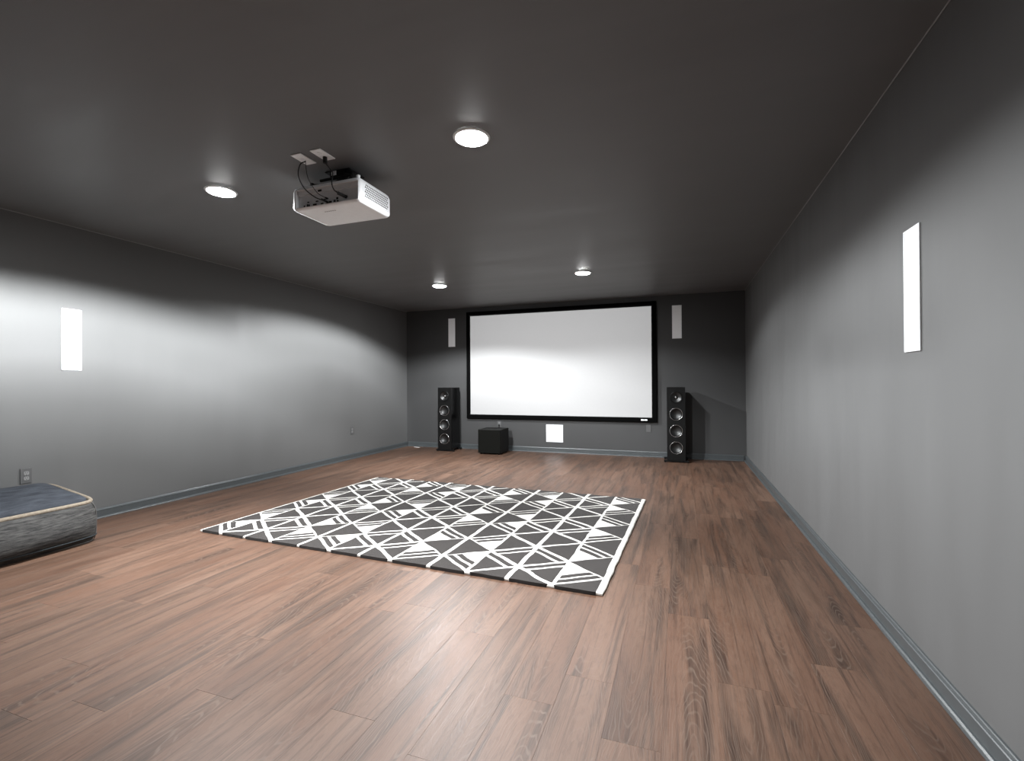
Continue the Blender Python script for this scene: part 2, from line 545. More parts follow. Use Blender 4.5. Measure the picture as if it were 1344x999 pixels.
box(bm, sx0-FW+0.01-ox, sx0-0.012-ox, -0.0255, -0.001, sz0-0.01, sz1+0.01)
box(bm, sx1+0.012-ox, sx1+FW-0.01-ox, -0.0255, -0.001, sz0-0.01, sz1+0.01)
finish('mounting_rail', bm, M['black'], scr)
bm = bmesh.new()   # small white badge, waisted in the middle
pts = [(-0.047,-0.011),(-0.004,-0.011),(0.004,-0.007),(0.012,-0.011),(0.047,-0.011),(0.047,0.011),(0.010,0.011),(0.0,0.006),(-0.010,0.011),(-0.047,0.011)]
lo = [bm.verts.new((x-0.517-ox, -0.0505, z+0.562)) for x, z in pts]
hi = [bm.verts.new((x-0.517-ox, -0.0525, z+0.562)) for x, z in pts]
bm.faces.new(hi); bm.faces.new(lo[::-1])
for i in range(len(pts)):
    j = (i+1) % len(pts); bm.faces.new((lo[i], lo[j], hi[j], hi[i]))
o = finish('badge', bm, M['white'], scr); o['label'] = 'tiny white badge on the frame'

# ------------------------------------------------------------------ in-wall speakers
def inwall(label, org, axis, wdt, hgt, group):
    """a flush frame with a recessed perforated grille. axis: direction out of the wall"""
    rot = {'-y': 0.0, '+x': math.pi/2, '-x': -math.pi/2}[axis]
    t = thing('in_wall_speaker', label, 'wall speaker', org, rot, group)
    x, z, f = wdt/2, hgt/2, 0.007
    bm = bmesh.new()
    def ring(xa, za, y): return [bm.verts.new((sx*xa, y, sz*za)) for sx, sz in ((-1,-1),(1,-1),(1,1),(-1,1))]
    R = [ring(x, z, -0.0006), ring(x, z, -0.005), ring(x-0.002, z-0.002, -0.007), ring(x-f, z-f, -0.007), ring(x-f, z-f, -0.0035)]
    for A, B in zip(R, R[1:]):
        for i in range(4): bm.faces.new((A[i], A[(i+1) % 4], B[(i+1) % 4], B[i]))
    finish('frame', bm, M['white'], t)
    bbox('grille', (-x+f+0.0004, x-f-0.0004, -0.0055, -0.0008, -z+f+0.0004, z-f-0.0004), M['white_grille'], t, 0.001, 1)
    return t
G = 'slim white in-wall speakers'
inwall('slim white in-wall speaker on the left wall above the outlet', (XL, 2.438, 1.508), '+x', 0.134, 0.500, G)
inwall('slim white in-wall speaker on the right wall', (XR, 2.324, 1.501), '-x', 0.136, 0.498, G)
inwall('slim white in-wall speaker left of the screen, above a tower speaker', (-3.773, YB, 2.0235), '-y', 0.130, 0.498, G)
inwall('slim white in-wall speaker right of the screen, above a tower speaker', (-0.039, YB, 2.0335), '-y', 0.136, 0.496, G)
inwall('square white in-wall speaker grille under the screen', (-1.9265, YB, 0.311), '-y', 0.280, 0.282, 'square in-wall speaker')

# ------------------------------------------------------------------ wall outlets
def outlet(label, org, rot, mat_plate, duplex=True, name='wall_outlet'):
    t = thing(name, label, 'outlet', org, rot, 'grey wall outlets')
    bm = bmesh.new(); box(bm, -0.035, 0.035, -0.0065, -0.0006, -0.0572, 0.0572)
    bevel_all(bm, 0.0018, 2)
    finish('cover_plate', bm, mat_plate, t)
    if duplex:
        for s in (-1, 1):
            bm = bmesh.new()
            prof = []
            for i in range(24):
                a = 2*math.pi*i/24
                prof.append((0.0172*max(-0.92, min(0.92, math.cos(a)*1.15)), 0.0143*max(-0.98, min(0.98, math.sin(a)*1.05)) + s*0.0195))
            lo = [bm.verts.new((a, -0.0066, b)) for a, b in prof]; hi = [bm.verts.new((a, -0.0088, b)) for a, b in prof]
            bm.faces.new(hi)
            for i in range(24): bm.faces.new((lo[i], lo[(i+1) % 24], hi[(i+1) % 24], hi[i]))
            r = finish('receptacle', bm, M['recept'] if mat_plate is M['plate'] else M['white'], t)
            for dx, hh in ((-0.0062, 0.0042), (0.0062, 0.0036)):
                bbox('slot', (dx-0.0011, dx+0.0011, -0.0092, -0.0089, s*0.0195+0.0015-hh+0.003, s*0.0195+0.0015+hh+0.003), M['dark'], r)
            bm = bmesh.new(); lathe(bm, [(0, -0.0092), (0.0024, -0.0092), (0.0024, -0.0089)], 'Y', 10, (0, 0, s*0.0195-0.0075))
            finish('ground_hole', bm, M['dark'], r)
        bm = bmesh.new(); lathe(bm, [(0, -0.0082), (0.0026, -0.0078), (0.003, -0.0066)], 'Y', 12)
        finish('screw', bm, M['chrome'], t, smooth=True)
    else:
        for s in (-1, 1):
            bm = bmesh.new(); lathe(bm, [(0, -0.0082), (0.0026, -0.0078), (0.003, -0.0066)], 'Y', 12, (0, 0, s*0.0417))
            finish('screw', bm, M['plate'], t, smooth=True)
    return t
outlet('grey duplex outlet on the left wall above the floor cushion', (XL, 2.152, 0.451), math.pi/2, M['plate'])
outlet('small grey duplex outlet low on the left wall near the back corner', (XL, 5.942, 0.429), math.pi/2, M['plate'])
outlet('grey duplex outlet on the back wall just above the subwoofer', (-2.887, YB, 0.443), 0.0, M['plate'])
outlet('blank grey cover plate under the right end of the screen', (-0.455, YB, 0.430), 0.0, M['plate'], False, 'blank_wall_plate')
# plug and cord that feed the subwoofer
pl = thing('power_cord', 'black plug and cord in the outlet above the subwoofer', 'cord', (-2.887, YB-0.0095, 0.4235))
bm = bmesh.new(); box(bm, -0.012, 0.012, -0.030, -0.0002, -0.014, 0.012); bevel_all(bm, 0.004, 2)
finish('plug', bm, M['rubber'], pl)
bm = bmesh.new(); tube(bm, catmull([(0,-0.026,-0.010),(0.0,-0.032,-0.05),(0.004,-0.036,-0.14),(0.0,-0.046,-0.22),(0.0,-0.100,-0.28)]), 0.0032, 8)
finish('cord', bm, M['rubber'], pl, smooth=True)

# ------------------------------------------------------------------ tower speakers
def driver(t, z, rad, coax):
    y = -0.0008
    d = bpy.data.objects.new
    bm = bmesh.new()
    lathe(bm, [(rad*0.99, y), (rad, y-0.004), (rad*0.975, y-0.0055), (rad*0.925, y-0.0045), (rad*0.92, y)], 'Y', 40, (0, 0, z))
    ring = finish('driver_ring', bm, M['chrome'] if not coax else M['baffle'], t, smooth=True)
    bm = bmesh.new()
    lathe(bm, [(rad*0.92, y-0.001), (rad*0.87, y-0.0050), (rad*0.81, y-0.0035), (rad*0.79, y-0.001)], 'Y', 40, (0, 0, z))
    finish('surround', bm, M['surround'], ring, smooth=True)
    bm = bmesh.new()
    if coax:
        lathe(bm, [(rad*0.79, y-0.0010), (rad*0.6, y+0.010), (rad*0.42, y+0.020), (rad*0.32, y+0.026)], 'Y', 40, (0, 0, z))
        finish('cone', bm, M['cone'], ring, smooth=True)
        bm = bmesh.new(); lathe(bm, [(rad*0.34, y+0.026), (rad*0.26, y+0.022), (rad*0.20, y+0.024)], 'Y', 32, (0, 0, z))
        finish('waveguide', bm, M['surround'], ring, smooth=True)
        bm = bmesh.new(); lathe(bm, [(rad*0.20, y+0.024), (rad*0.15, y+0.016), (rad*0.08, y+0.011), (0, y+0.010)], 'Y', 24, (0, 0, z))
        finish('tweeter_dome', bm, M['tweeter'], ring, smooth=True)
    else:
        lathe(bm, [(rad*0.79, y-0.001), (rad*0.65, y+0.010), (rad*0.45, y+0.019), (rad*0.2, y+0.024), (0, y+0.025)], 'Y', 40, (0, 0, z))
        finish('cone', bm, M['cone'], ring, smooth=True)

def tower(label, x, y, rot):
    """origin at the middle of the foot; front faces -y"""
    t = thing('tower_speaker', label, 'speaker', (x, y, 0), rot, 'floorstanding tower speakers')
    W, Dp, Ht = 0.244, 0.330, 1.062
    bm = bmesh.new()
    # cabinet: hollowed behind the drivers so the cones can sit in the baffle
    box(bm, -W/2, W/2, 0.030, Dp, 0.032, Ht); bevel_all(bm, 0.004, 2)
    finish('cabinet', bm, M['tower'], t)
    # baffle with four round openings
    bm = bmesh.new()
    zs = [0.920, 0.682, 0.446, 0.210]; rad = 0.088
    edges_z = [0.032, 0.328, 0.564, 0.801, Ht]
    x0, x1 = -W/2, W/2
    for i, zc in enumerate(reversed(zs)):
        za, zb = edges_z[i], edges_z[i+1]
        n = 40
        circ, rim, back = [], [], []
        for k in range(n):
            a = 2*math.pi*(k+0.5)/n
            ca, sa = math.cos(a), math.sin(a)
            circ.append(bm.verts.new((rad*0.985*ca, 0, zc+rad*0.985*sa)))
            back.append(bm.verts.new((rad*0.985*ca, 0.029, zc+rad*0.985*sa)))
            tx = (x1 if ca > 0 else x0)/ca if abs(ca) > 1e-9 else 1e9
            tz = ((zb-zc) if sa > 0 else (za-zc))/sa if abs(sa) > 1e-9 else 1e9
            q = min(abs(tx), abs(tz))
            rim.append(bm.verts.new((q*ca, 0, zc+q*sa)))
        for k in range(n):
            j = (k+1) % n
            # the cell corners that fall between two rays
            a, b = rim[k].co, rim[j].co
            f = [circ[k], rim[k]]
            if abs(a.x-b.x) > 1e-6 and abs(a.z-b.z) > 1e-6:
                f.append(bm.verts.new((x1 if max(a.x, b.x) > 0 else x0, 0, zb if max(a.z, b.z) > zc else za)))
            f += [rim[j], circ[j]]
            bm.faces.new(f)
            bm.faces.new((circ[k], circ[j], back[j], back[k]))
    # edges of the baffle board
    for dims in ((x0, x0+0.0006, 0.0002, 0.0298, 0.032, Ht), (x1-0.0006, x1, 0.0002, 0.0298, 0.032, Ht), (x0, x1, 0.0002, 0.0298, Ht-0.0006, Ht), (x0, x1, 0.0002, 0.0298, 0.032, 0.0326)):
        box(bm, *dims)
    finish('baffle', bm, M['baffle'], t)
    for i, zc in enumerate(zs): driver(t, zc, rad, i == 0)
    # plinth with outrigger feet
    bm = bmesh.new()
    box(bm, -0.105, 0.105, 0.02, Dp-0.02, 0.020, 0.0315)
    for yy in (0.010, Dp-0.055):
        box(bm, -0.166, 0.166, yy, yy+0.045, 0.012, 0.0318)
    finish('plinth', bm, M['black'], t)
    for sx in (-1, 1):
        for yy in (0.0325, Dp-0.0325):
            bm = bmesh.new(); lathe(bm, [(0, 0), (0.014, 0.0), (0.015, 0.004), (0.012, 0.010), (0.006, 0.0119)], 'Z', 16, (sx*0.150, yy, 0.0003))
            finish('foot', bm, M['black'], t, smooth=True)
    return t
tower('black tower speaker with four drivers left of the screen', -3.706, 7.06, 0.0)
tower('black tower speaker with four drivers right of the screen', -0.056, 7.04, 0.03)

# ------------------------------------------------------------------ subwoofer
sb = thing('subwoofer', 'black cube subwoofer on the floor under the left part of screen', 'subwoofer', (-2.863, 6.95, 0))
bm = bmesh.new(); box(bm, -0.193, 0.193, 0.016, 0.385, 0.018, 0.395); bevel_all(bm, 0.006, 3)
finish('cabinet', bm, M['subbox'], sb)
bm = bmesh.new(); box(bm, -0.188, 0.188, 0.0, 0.0155, 0.022, 0.389); bevel_all(bm, 0.006, 3)
finish('grille', bm, M['subcloth'], sb)
bbox('amplifier_panel', (-0.13, 0.13, 0.3852, 0.389, 0.06, 0.35), M['black'], sb, 0.001, 1)
for sx in (-0.155, 0.155):
    for yy in (0.05, 0.345):
        bm = bmesh.new(); lathe(bm, [(0, 0), (0.016, 0), (0.019, 0.0175), (0, 0.0175)], 'Z', 16, (sx, yy, 0.0003))
        finish('foot', bm, M['rubber'], sb, smooth=True)

# small white scrap by the back corner
bm = bmesh.new(); box(bm, -0.06, 0.06, -0.012, 0.012, 0.0004, 0.003)
o = finish('paper_scrap', bm, M['paper']); o.location = (-4.42, 7.37, 0); o.rotation_euler = (0, 0, -0.15)
tag(o, 'tiny white scrap on the floor by the back left corner', 'scrap')

# ------------------------------------------------------------------ rug
RL, RW = 3.105, 2.165
rug = thing('area_rug', 'ivory and charcoal triangle patterned rug on the wood floor', 'rug', (-3.496, 2.639, 0), math.radians(-2.07))
def clip(poly, n, d):
    """keep the side where n.p >= d"""
    out = []
    for i in range(len(poly)):
        a, b = poly[i], poly[(i+1) % len(poly)]
        da, db = n[0]*a[0]+n[1]*a[1]-d, n[0]*b[0]+n[1]*b[1]-d
        if da >= 0: out.append(a)
        if (da >= 0) != (db >= 0):
            s = da/(da-db); out.append((a[0]+(b[0]-a[0])*s, a[1]+(b[1]-a[1])*s))
    return out
def edge_plane(a, b, inside):
    n = (-(b[1]-a[1]), b[0]-a[0]); L = math.hypot(*n); n = (n[0]/L, n[1]/L)
    d = n[0]*a[0]+n[1]*a[1]
    if n[0]*inside[0]+n[1]*inside[1] < d: n = (-n[0], -n[1]); d = -d
    return n, d
def area(p): return abs(sum(p[i][0]*p[(i+1) % len(p)][1]-p[(i+1) % len(p)][0]*p[i][1] for i in range(len(p))))/2
rr = random.Random(5)
def wob(u, v):
    n = noise.noise_vector(Vector((u*9.0, v*9.0, 3.1)))
    e = noise.noise_vector(Vector((u*45.0, v*45.0, 8.7)))
    return (u + n.x*0.006 + e.x*0.0022, v + n.y*0.008 + e.y*0.0022)
def rough(poly):
    out = []
    for i in range(len(poly)):
        a, b = poly[i], poly[(i+1) % len(poly)]
        L = math.hypot(b[0]-a[0], b[1]-a[1]); k = max(1, int(L/0.02))
        for j in range(k):
            s = j/k
            out.append((a[0]+(b[0]-a[0])*s, a[1]+(b[1]-a[1])*s))
    return out
PRI = [-0.025, 0.475, 0.99, 1.510, 2.033, 2.555, 3.085]
SEC = [0.215, 0.735, 1.250, 1.762, 2.290, 2.826]
ROW = 0.366
BOT, TOP, DROP = 0.016, 0.0205, 0.003
dk = bmesh.new()
def put(poly):
    poly = clip(poly, (0, 1), -0.0055); poly = clip(poly, (0, -1), -RW+0.010)
    poly = clip(poly, (1, 0), 0.032); poly = clip(poly, (-1, 0), -(RL-0.030))
    if len(poly) < 3 or area(poly) < 2e-4: return
    pts = []
    for u, v in rough(poly):
        a, b = wob(u, v)
        pts.append((a, max(b, -0.0055)))
    front = min(p[1] for p in pts) < 0.0
    prism(dk, pts, DROP if front else BOT, TOP)
def band(tri, a, b, inside, d0, d1, ins):
    """tri kept between d0 and d1 from edge a-b, inset by ins = [(edge a, edge b, dist)]"""
    p = list(tri)
    n, d = edge_plane(a, b, inside); p = clip(p, n, d+d0)
    if d1 is not None: p = clip(p, (-n[0], -n[1]), -(d+d1))
    for (ea, eb, q) in ins:
        if len(p) < 3: return
        n, d = edge_plane(ea, eb, inside); p = clip(p, n, d+q)
    if len(p) >= 3: put(p)
for ci in range(12):
    pi, si = (ci+1)//2, ci//2
    pu, su = PRI[pi], SEC[si]
    X = pi % 2 == 0
    for k in range(-1, 7):
        # triangle with its base on the secondary line
        S0, S1, P0 = (su, ROW*k), (su, ROW*(k+1)), (pu, ROW*(k+0.5))
        tri = [S0, S1, P0]; c = ((2*su+pu)/3, ROW*(k+0.5))
        if X:
            lower = (k + (1 if pi == 4 else 0) + (0 if pi in (6, 2) else 0)) % 2 == 0
            if pi == 4: lower = k % 2 == 0
            e = (S0, P0) if lower else (S1, P0)
            sd = [(S0, S1, 0.006), ((S1, P0) if lower else (S0, P0), None, 0)]
            for d0, d1 in ((0.020, 0.053), (0.076, 0.110)):
                band(tri, e[0], e[1], c, d0, d1, [(S0, S1, 0.012), ((S1 if lower else S0), P0, 0.012), ((pu, 0), (pu, 1), 0.020)])
        else:
            ins = [(S0, S1, 0.010), (S0, P0, 0.016), (S1, P0, 0.016), ((pu, 0), (pu, 1), 0.016)]
            if k % 2 == 0 :
                band(tri, S1, P0, c, 0.015, 0.050, [(S0, S1, 0.010), (S0, P0, 0.016), ((pu, 0), (pu, 1), 0.018)])
                band(tri, S1, P0, c, 0.076, None, ins)
            else:
                band(tri, S0, P0, c, 0.016, None, ins)
        # triangle with its base on the primary line
        Q0, Q1, R0 = (pu, ROW*(k+0.5)), (pu, ROW*(k+1.5)), (su, ROW*(k+1))
        tri = [Q0, Q1, R0]; c = ((2*pu+su)/3, ROW*(k+1))
        ins = [(Q0, Q1, 0.016), (Q0, R0, 0.015), (Q1, R0, 0.015), ((su, 0), (su, 1), 0.010)]
        if X:
            band(tri, Q0, R0, c, 0.004, None, [(Q0, Q1, 0.016), (Q1, R0, 0.004)])
        elif k % 2 == 0:
            band(tri, Q1, R0, c, 0.015, 0.050, [(Q0, Q1, 0.016), (Q0, R0, 0.016), ((su, 0), (su, 1), 0.010)])
            band(tri, Q1, R0, c, 0.076, None, ins)
        else:
            band(tri, Q0, R0, c, 0.015, None, ins)
finish('charcoal_pattern', dk, M['rug_dark'], rug)
# ivory base with softly rounded, slightly uneven edges
outline = []
def side(a, b, n):
    for i in range(n): outline.append((a[0]+(b[0]-a[0])*i/n, a[1]+(b[1]-a[1])*i/n))
side((0, 0), (RL, 0), 120); side((RL, 0), (RL, RW), 80)
side((RL, RW), (0, RW), 240); side((0, RW), (0, 0), 80)
pts = []
for u, v in outline:
    n = noise.noise_vector(Vector((u*14, v*14, 0.3)))*0.004
    vv = v + n.y
    if v > RW-1e-6:
        near = min(abs(u-p) for p in PRI[1:-1])
        if near < 0.020: vv += 0.026
        vv -= 0.008*abs(math.sin(math.pi*u/0.26))
    pts.append((u+n.x, vv))
cxr, cyr = RL/2, RW/2
bm = bmesh.new()
rings = []
for dz, ins in ((0.0004, 0.004), (0.004, 0.0), (0.012, 0.0), (0.0165, 0.004), (0.018, 0.010)):
    ring = []
    for u, v in pts:
        du = -ins if u > cxr else ins
        dv = -ins if v > cyr else ins
        on_u = u < 0.02 or u > RL-0.02; on_v = v < 0.02 or v > RW-0.03
        ring.append(bm.verts.new((u+(du if on_u else 0), v+(dv if on_v else 0), dz)))
    rings.append(ring)
N = len(pts)
for A, B in zip(rings, rings[1:]):
    for i in range(N): bm.faces.new((A[i], A[(i+1) % N], B[(i+1) % N], B[i]))
bm.faces.new(rings[-1]); bm.faces.new(rings[0][::-1])
o = finish('ivory_pile', bm, M['rug_white'], rug)

# ------------------------------------------------------------------ denim floor cushion
ot = thing('floor_cushion', 'low grey and blue denim floor cushion with tan piping by left wall', 'cushion', (-4.315, 1.812, 0))
AX, AY = 0.312, 0.462
def sq(t, ax, ay, e=9.0):
    c, s = math.cos(t), math.sin(t)
    return (ax*math.copysign(abs(c)**(2/e), c), ay*math.copysign(abs(s)**(2/e), s))
NSEG = 128
def lift(x, z):       # the filling is pushed up towards the wall
    return z*(1.0 + 0.34*(AX - x)/(2*AX)*min(1.0, z/0.28))
def ring_at(bm, z, ins, bulge=0.0, wr=0.0, zz=None):
    out = []
    for i in range(NSEG):
        # even spacing along the rounded rectangle
        t = 2*math.pi*i/NSEG
        x, y = sq(t, AX-ins, AY-ins)
        if bulge and x > 0: 
            x += bulge*max(0.0, 1-(y/AY)**2)**0.8*min(1.0, max(0.0, (x/AX-0.55)/0.4))
        n = noise.noise(Vector((x*3.0+1.3, y*4.0, z*26.0)))*wr
        d = Vector((x, y)).normalized()
        x -= d.x*abs(n) ; y -= d.y*abs(n)
        out.append(bm.verts.new((x, y, lift(x, z) + (zz(x, y) if zz else 0))))
    return out
def loft(bm, rings, cap_lo=False, cap_hi=False):
    for A, B in zip(rings, rings[1:]):
        for i in range(NSEG): bm.faces.new((A[i], A[(i+1) % NSEG], B[(i+1) % NSEG], B[i]))
    if cap_lo: bm.faces.new(rings[0][::-1])
    if cap_hi: bm.faces.new(rings[-1])
bm = bmesh.new()
R = [ring_at(bm, 0.0005, 0.035)]
prof = [(0.012, 0.018, 0.01), (0.03, 0.008, 0.035), (0.06, 0.002, 0.065), (0.09, 0.0, 0.085), (0.12, 0.0, 0.09), (0.15, 0.0, 0.088), (0.18, 0.0, 0.078),
        (0.205, 0.001, 0.063), (0.23, 0.003, 0.046), (0.25, 0.006, 0.03), (0.265, 0.012, 0.016), (0.277, 0.022, 0.005), (0.284, 0.034, 0.0), (0.284, 0.06, 0.0)]
for z, ins, bl in prof: R.append(ring_at(bm, z, ins, bl*0.75, 0.018 if z < 0.26 else 0.004))
loft(bm, R, True, True)
finish('body', bm, M['denim_side'], ot, smooth=True)
# domed top panel
bm = bmesh.new()
R = []
for ins, z in ((0.046, 0.283), (0.046, 0.292), (0.058, 0.303), (0.085, 0.314), (0.13, 0.324), (0.18, 0.331), (0.24, 0.335), (0.29, 0.336)):
    R.append(ring_at(bm, z, ins, 0, 0, lambda x, y: 0.010*noise.noise(Vector((x*7, y*5, 2.2)))))
loft(bm, R, False, True)
finish('top_panel', bm, M['denim_top'], ot, smooth=True)
def rim_path(z, ins, bl=0.0):
    out = []
    for i in range(NSEG):
        x, y = sq(2*math.pi*i/NSEG, AX-ins, AY-ins)
        out.append((x, y, lift(x, z)))
    return out
bm = bmesh.new(); tube(bm, rim_path(0.283, 0.028), 0.0145, 8, True)
o = finish('piping', bm, M['tan'], ot, smooth=True); o['label'] = 'tan piping round the top rim'
bm = bmesh.new(); tube(bm, rim_path(0.006, 0.022), 0.0058, 8, True)
o = finish('base_piping', bm, M['thread'], ot, smooth=True)
tmp = bmesh.new()
seam = [v.co.copy() for v in ring_at(tmp, 0.048, 0.004, 0.054*0.75, 0.0)]
tmp.free()
bm = bmesh.new(); tube(bm, seam, 0.0045, 6, True)
finish('lower_seam', bm, M['denim_dark'], ot, smooth=True)
for sx, sy in ((1, 1), (1, -1), (-1, 1), (-1, -1)):
    path = []
    for z, ins in ((0.02, 0.006), (0.06, -0.001), (0.12, -0.003), (0.18, -0.003), (0.23, 0.0), (0.265, 0.010), (0.277, 0.020)):
        x, y = sq(math.radians(45), AX-ins, AY-ins)
        path.append((sx*x, sy*y, lift(sx*x, z)))
    bm = bmesh.new(); tube(bm, catmull(path, 4), 0.0035, 6)
    finish('corner_seam', bm, M['thread'], ot, smooth=True)

# ------------------------------------------------------------------ projector
PX0, PX1, PY0, PY1, PZ0, PZ1 = -2.246, -1.747, 2.290, 2.610, 2.200, 2.345
pj = thing('projector', 'white ceiling projector hung upside down under a black mount', 'projector', ((PX0+PX1)/2, (PY0+PY1)/2, PZ0))
pcx, pcy = (PX0+PX1)/2, (PY0+PY1)/2
hw, hd, hh = (PX1-PX0)/2, (PY1-PY0)/2, PZ1-PZ0
# shell: chamfered body, open and recessed at the rear (towards -y)
def rrect(x, y, r, n=5):
    out = []
    for cx, cy, a0 in ((x-r, -y+r, -90), (x-r, y-r, 0), (-x+r, y-r, 90), (-x+r, -y+r, 180)):
        for i in range(n+1):
            a = math.radians(a0+90*i/n); out.append((cx+r*math.cos(a), cy+r*math.sin(a)))
    return out
bm = bmesh.new()
levels = [(0.0, 0.020), (0.003, 0.010), (0.012, 0.002), (0.022, 0.0), (hh-0.03, 0.0), (hh-0.010, 0.006), (hh, 0.016)]
rings = []
for z, ins in levels:
    rings.append([bm.verts.new((x, y, z)) for x, y in rrect(hw-ins, hd-ins, 0.022)])
n = len(rings[0])
for A, B in zip(rings, rings[1:]):
    for i in range(n): bm.faces.new((A[i], A[(i+1) % n], B[(i+1) % n], B[i]))
bm.faces.new(rings[0][::-1]); bm.faces.new(rings[-1])
shell = finish('shell', bm, M['white_face'], pj)
# recess cut for the ports at the rear
cut = bbox('recess_cutter', (-hw+0.030, hw-0.012, -hd-0.05, -hd+0.030, 0.014, hh-0.022), M['port_grey'], pj)
md = shell.modifiers.new('recess', 'BOOLEAN'); md.operation = 'DIFFERENCE'; md.object = cut; md.solver = 'EXACT'
bpy.context.view_layer.update()
dg = bpy.context.evaluated_depsgraph_get()
me2 = bpy.data.meshes.new_from_object(shell.evaluated_get(dg))
shell.modifiers.clear(); old = shell.data; shell.data = me2
bpy.data.meshes.remove(old)
cm = cut.data; bpy.data.objects.remove(cut); bpy.data.meshes.remove(cm)
smooth_by_angle(shell, 35)
# port panel in the recess
pp = bbox('port_panel', (-hw+0.031, hw-0.013, -hd+0.026, -hd+0.0295, 0.0145, hh-0.0225), M['port_grey'], pj)
pp['label'] = 'light grey recessed panel with ports'
ledge = bmesh.new()
vs = [(-hw+0.034, 0.0455), (hw-0.016, 0.0455)]
box(ledge, -hw+0.034, hw-0.016, -hd+0.014, -hd+0.0255, hh-0.050, hh-0.0228)
finish('upper_ledge', ledge, M['port_grey'], pj)
rp2 = random.Random(3)
for px, pz, wd, ht in ((-0.175,0.028,0.008,0.010),(-0.150,0.030,0.007,0.018),(-0.138,0.030,0.006,0.012),(-0.145,0.050,0.012,0.005),
                       (-0.095,0.030,0.026,0.009),(-0.078,0.048,0.018,0.006),(-0.040,0.028,0.018,0.008),(0.000,0.028,0.014,0.007),(0.020,0.030,0.022,0.011),
                       (0.052,0.033,0.014,0.013),(0.072,0.046,0.012,0.012),(-0.020,0.052,0.040,0.004),(0.075,0.030,0.012,0.008)):
    bbox('port', (px-wd/2, px+wd/2, -hd+0.022, -hd+0.0258, pz-ht/2, pz+ht/2), M['dark'], pp)
bbox('port', (-0.060, -0.035, -hd+0.0100, -hd+0.0138, hh-0.046, hh-0.036), M['dark'], pp)
# vent grille on the right side: rows of small slots
vent = bmesh.new()
for r_ in range(6):
    for c_ in range(15):
        y = -hd+0.055+c_*0.0155+(0.007 if r_ % 2 else 0)
        z = 0.045+r_*0.0135
        a = 0.0045
        vv = [vent.verts.new((hw+0.0006, y+dy*a*1.2, z+dz*a)) for dy, dz in ((-1,0),(-0.4,-1),(0.5,-1),(1,0),(0.4,1),(-0.5,1))]
        vent.faces.new(vv)
        ww = [vent.verts.new((hw-0.002, v.co.y, v.co.z)) for v in vv]
        for i in range(6): vent.faces.new((vv[i], vv[(i+1) % 6], ww[(i+1) % 6], ww[i]))
vo = finish('vent_holes', vent, M['dark'], pj); vo['kind'] = 'stuff'
bm = bmesh.new()   # thin panel joint where the two shell halves meet
box(bm, hw-0.0008, hw+0.0004, -hd+0.03, hd-0.03, 0.0300, 0.0313)
finish('shell_seam', bm, M['mark'], pj)
# lens on the far side, facing the screen
bm = bmesh.new()
lathe(bm, [(0.052, -0.002), (0.050, 0.014), (0.044, 0.016), (0.040, 0.006), (0.036, 0.004)], 'Y', 32, (0.10, hd+0.0005, 0.075))
ln_ = finish('lens_barrel', bm, M['black'], pj, smooth=True)
bm = bmesh.new(); lathe(bm, [(0.036, 0.004), (0.025, 0.008), (0, 0.0105)], 'Y', 32, (0.10, hd+0.0005, 0.075))
finish('lens_glass', bm, plain('dark_glass', (0.01, 0.01, 0.015), 0.05, spec=0.8), ln_, smooth=True)
# added fill light at the lens: plain white, evens out the screen's brightness
BEAM_AT = Vector((pcx+0.10, PY1+0.020, PZ0+0.075))
bl = bpy.data.lights.new('screen_fill_light', 'SPOT')
bl.energy = SCREEN_FILL_WATTS
bl.spot_size = math.radians(64); bl.spot_blend = 0.0; bl.shadow_soft_size = 0.006
bl.color = (0.985, 0.99, 1.0)
bl.use_nodes = True
nt = bl.node_tree
em = nt.nodes['Emission']
tc = nt.nodes.new('ShaderNodeTexCoord'); sp = nt.nodes.new('ShaderNodeSeparateXYZ')
nt.links.new(tc.outputs['Normal'], sp.inputs[0])
def lm(op, a, b):
    nd = nt.nodes.new('ShaderNodeMath'); nd.operation = op
    for s_, v_ in zip(nd.inputs, (a, b)):
        if hasattr(v_, 'node'): nt.links.new(v_, s_)
        else: s_.default_value = v_
    return nd.outputs[0]
dist = (YB-0.034) - BEAM_AT.y
dz_ = lm('ABSOLUTE', sp.outputs[2], 0.0)
tx_ = lm('DIVIDE', sp.outputs[0], dz_); ty_ = lm('DIVIDE', sp.outputs[1], dz_)
gate = None
for v_, lo_, hi_ in ((tx_, (sx0-0.02-BEAM_AT.x)/dist, (sx1+0.02-BEAM_AT.x)/dist), (ty_, (sz0-0.02-BEAM_AT.z)/dist, (sz1+0.02-BEAM_AT.z)/dist)):
    g_ = lm('MULTIPLY', lm('GREATER_THAN', v_, lo_), lm('LESS_THAN', v_, hi_))
    gate = g_ if gate is None else lm('MULTIPLY', gate, g_)
nt.links.new(gate, em.inputs['Strength'])
bo_ = bpy.data.objects.new('screen_fill_light', bl); COL.objects.link(bo_)
bo_.parent = pj
bo_.location = BEAM_AT - Vector((pcx, pcy, PZ0))
bo_.rotation_euler = (math.radians(90), 0, 0)
# pale logo smudge under the shell
bm = bmesh.new()
for i in range(6):
    cx = -0.062+i*0.0145
    lathe(bm, [(0, -0.0012), (0.0052, -0.0010), (0.0058, -0.0002)], 'Z', 10, (cx, -hd+0.078, 0))
finish('logo', bm, M['mark'], pj)
# small white foot at the rear corner
bm = bmesh.new(); lathe(bm, [(0.0, 0.018), (0.011, 0.018), (0.012, 0.014), (0.009, 0.0)], 'Z', 16, (hw-0.030, -hd+0.030, hh+0.0003))
finish('adjuster_foot', bm, M['white'], pj, smooth=True)

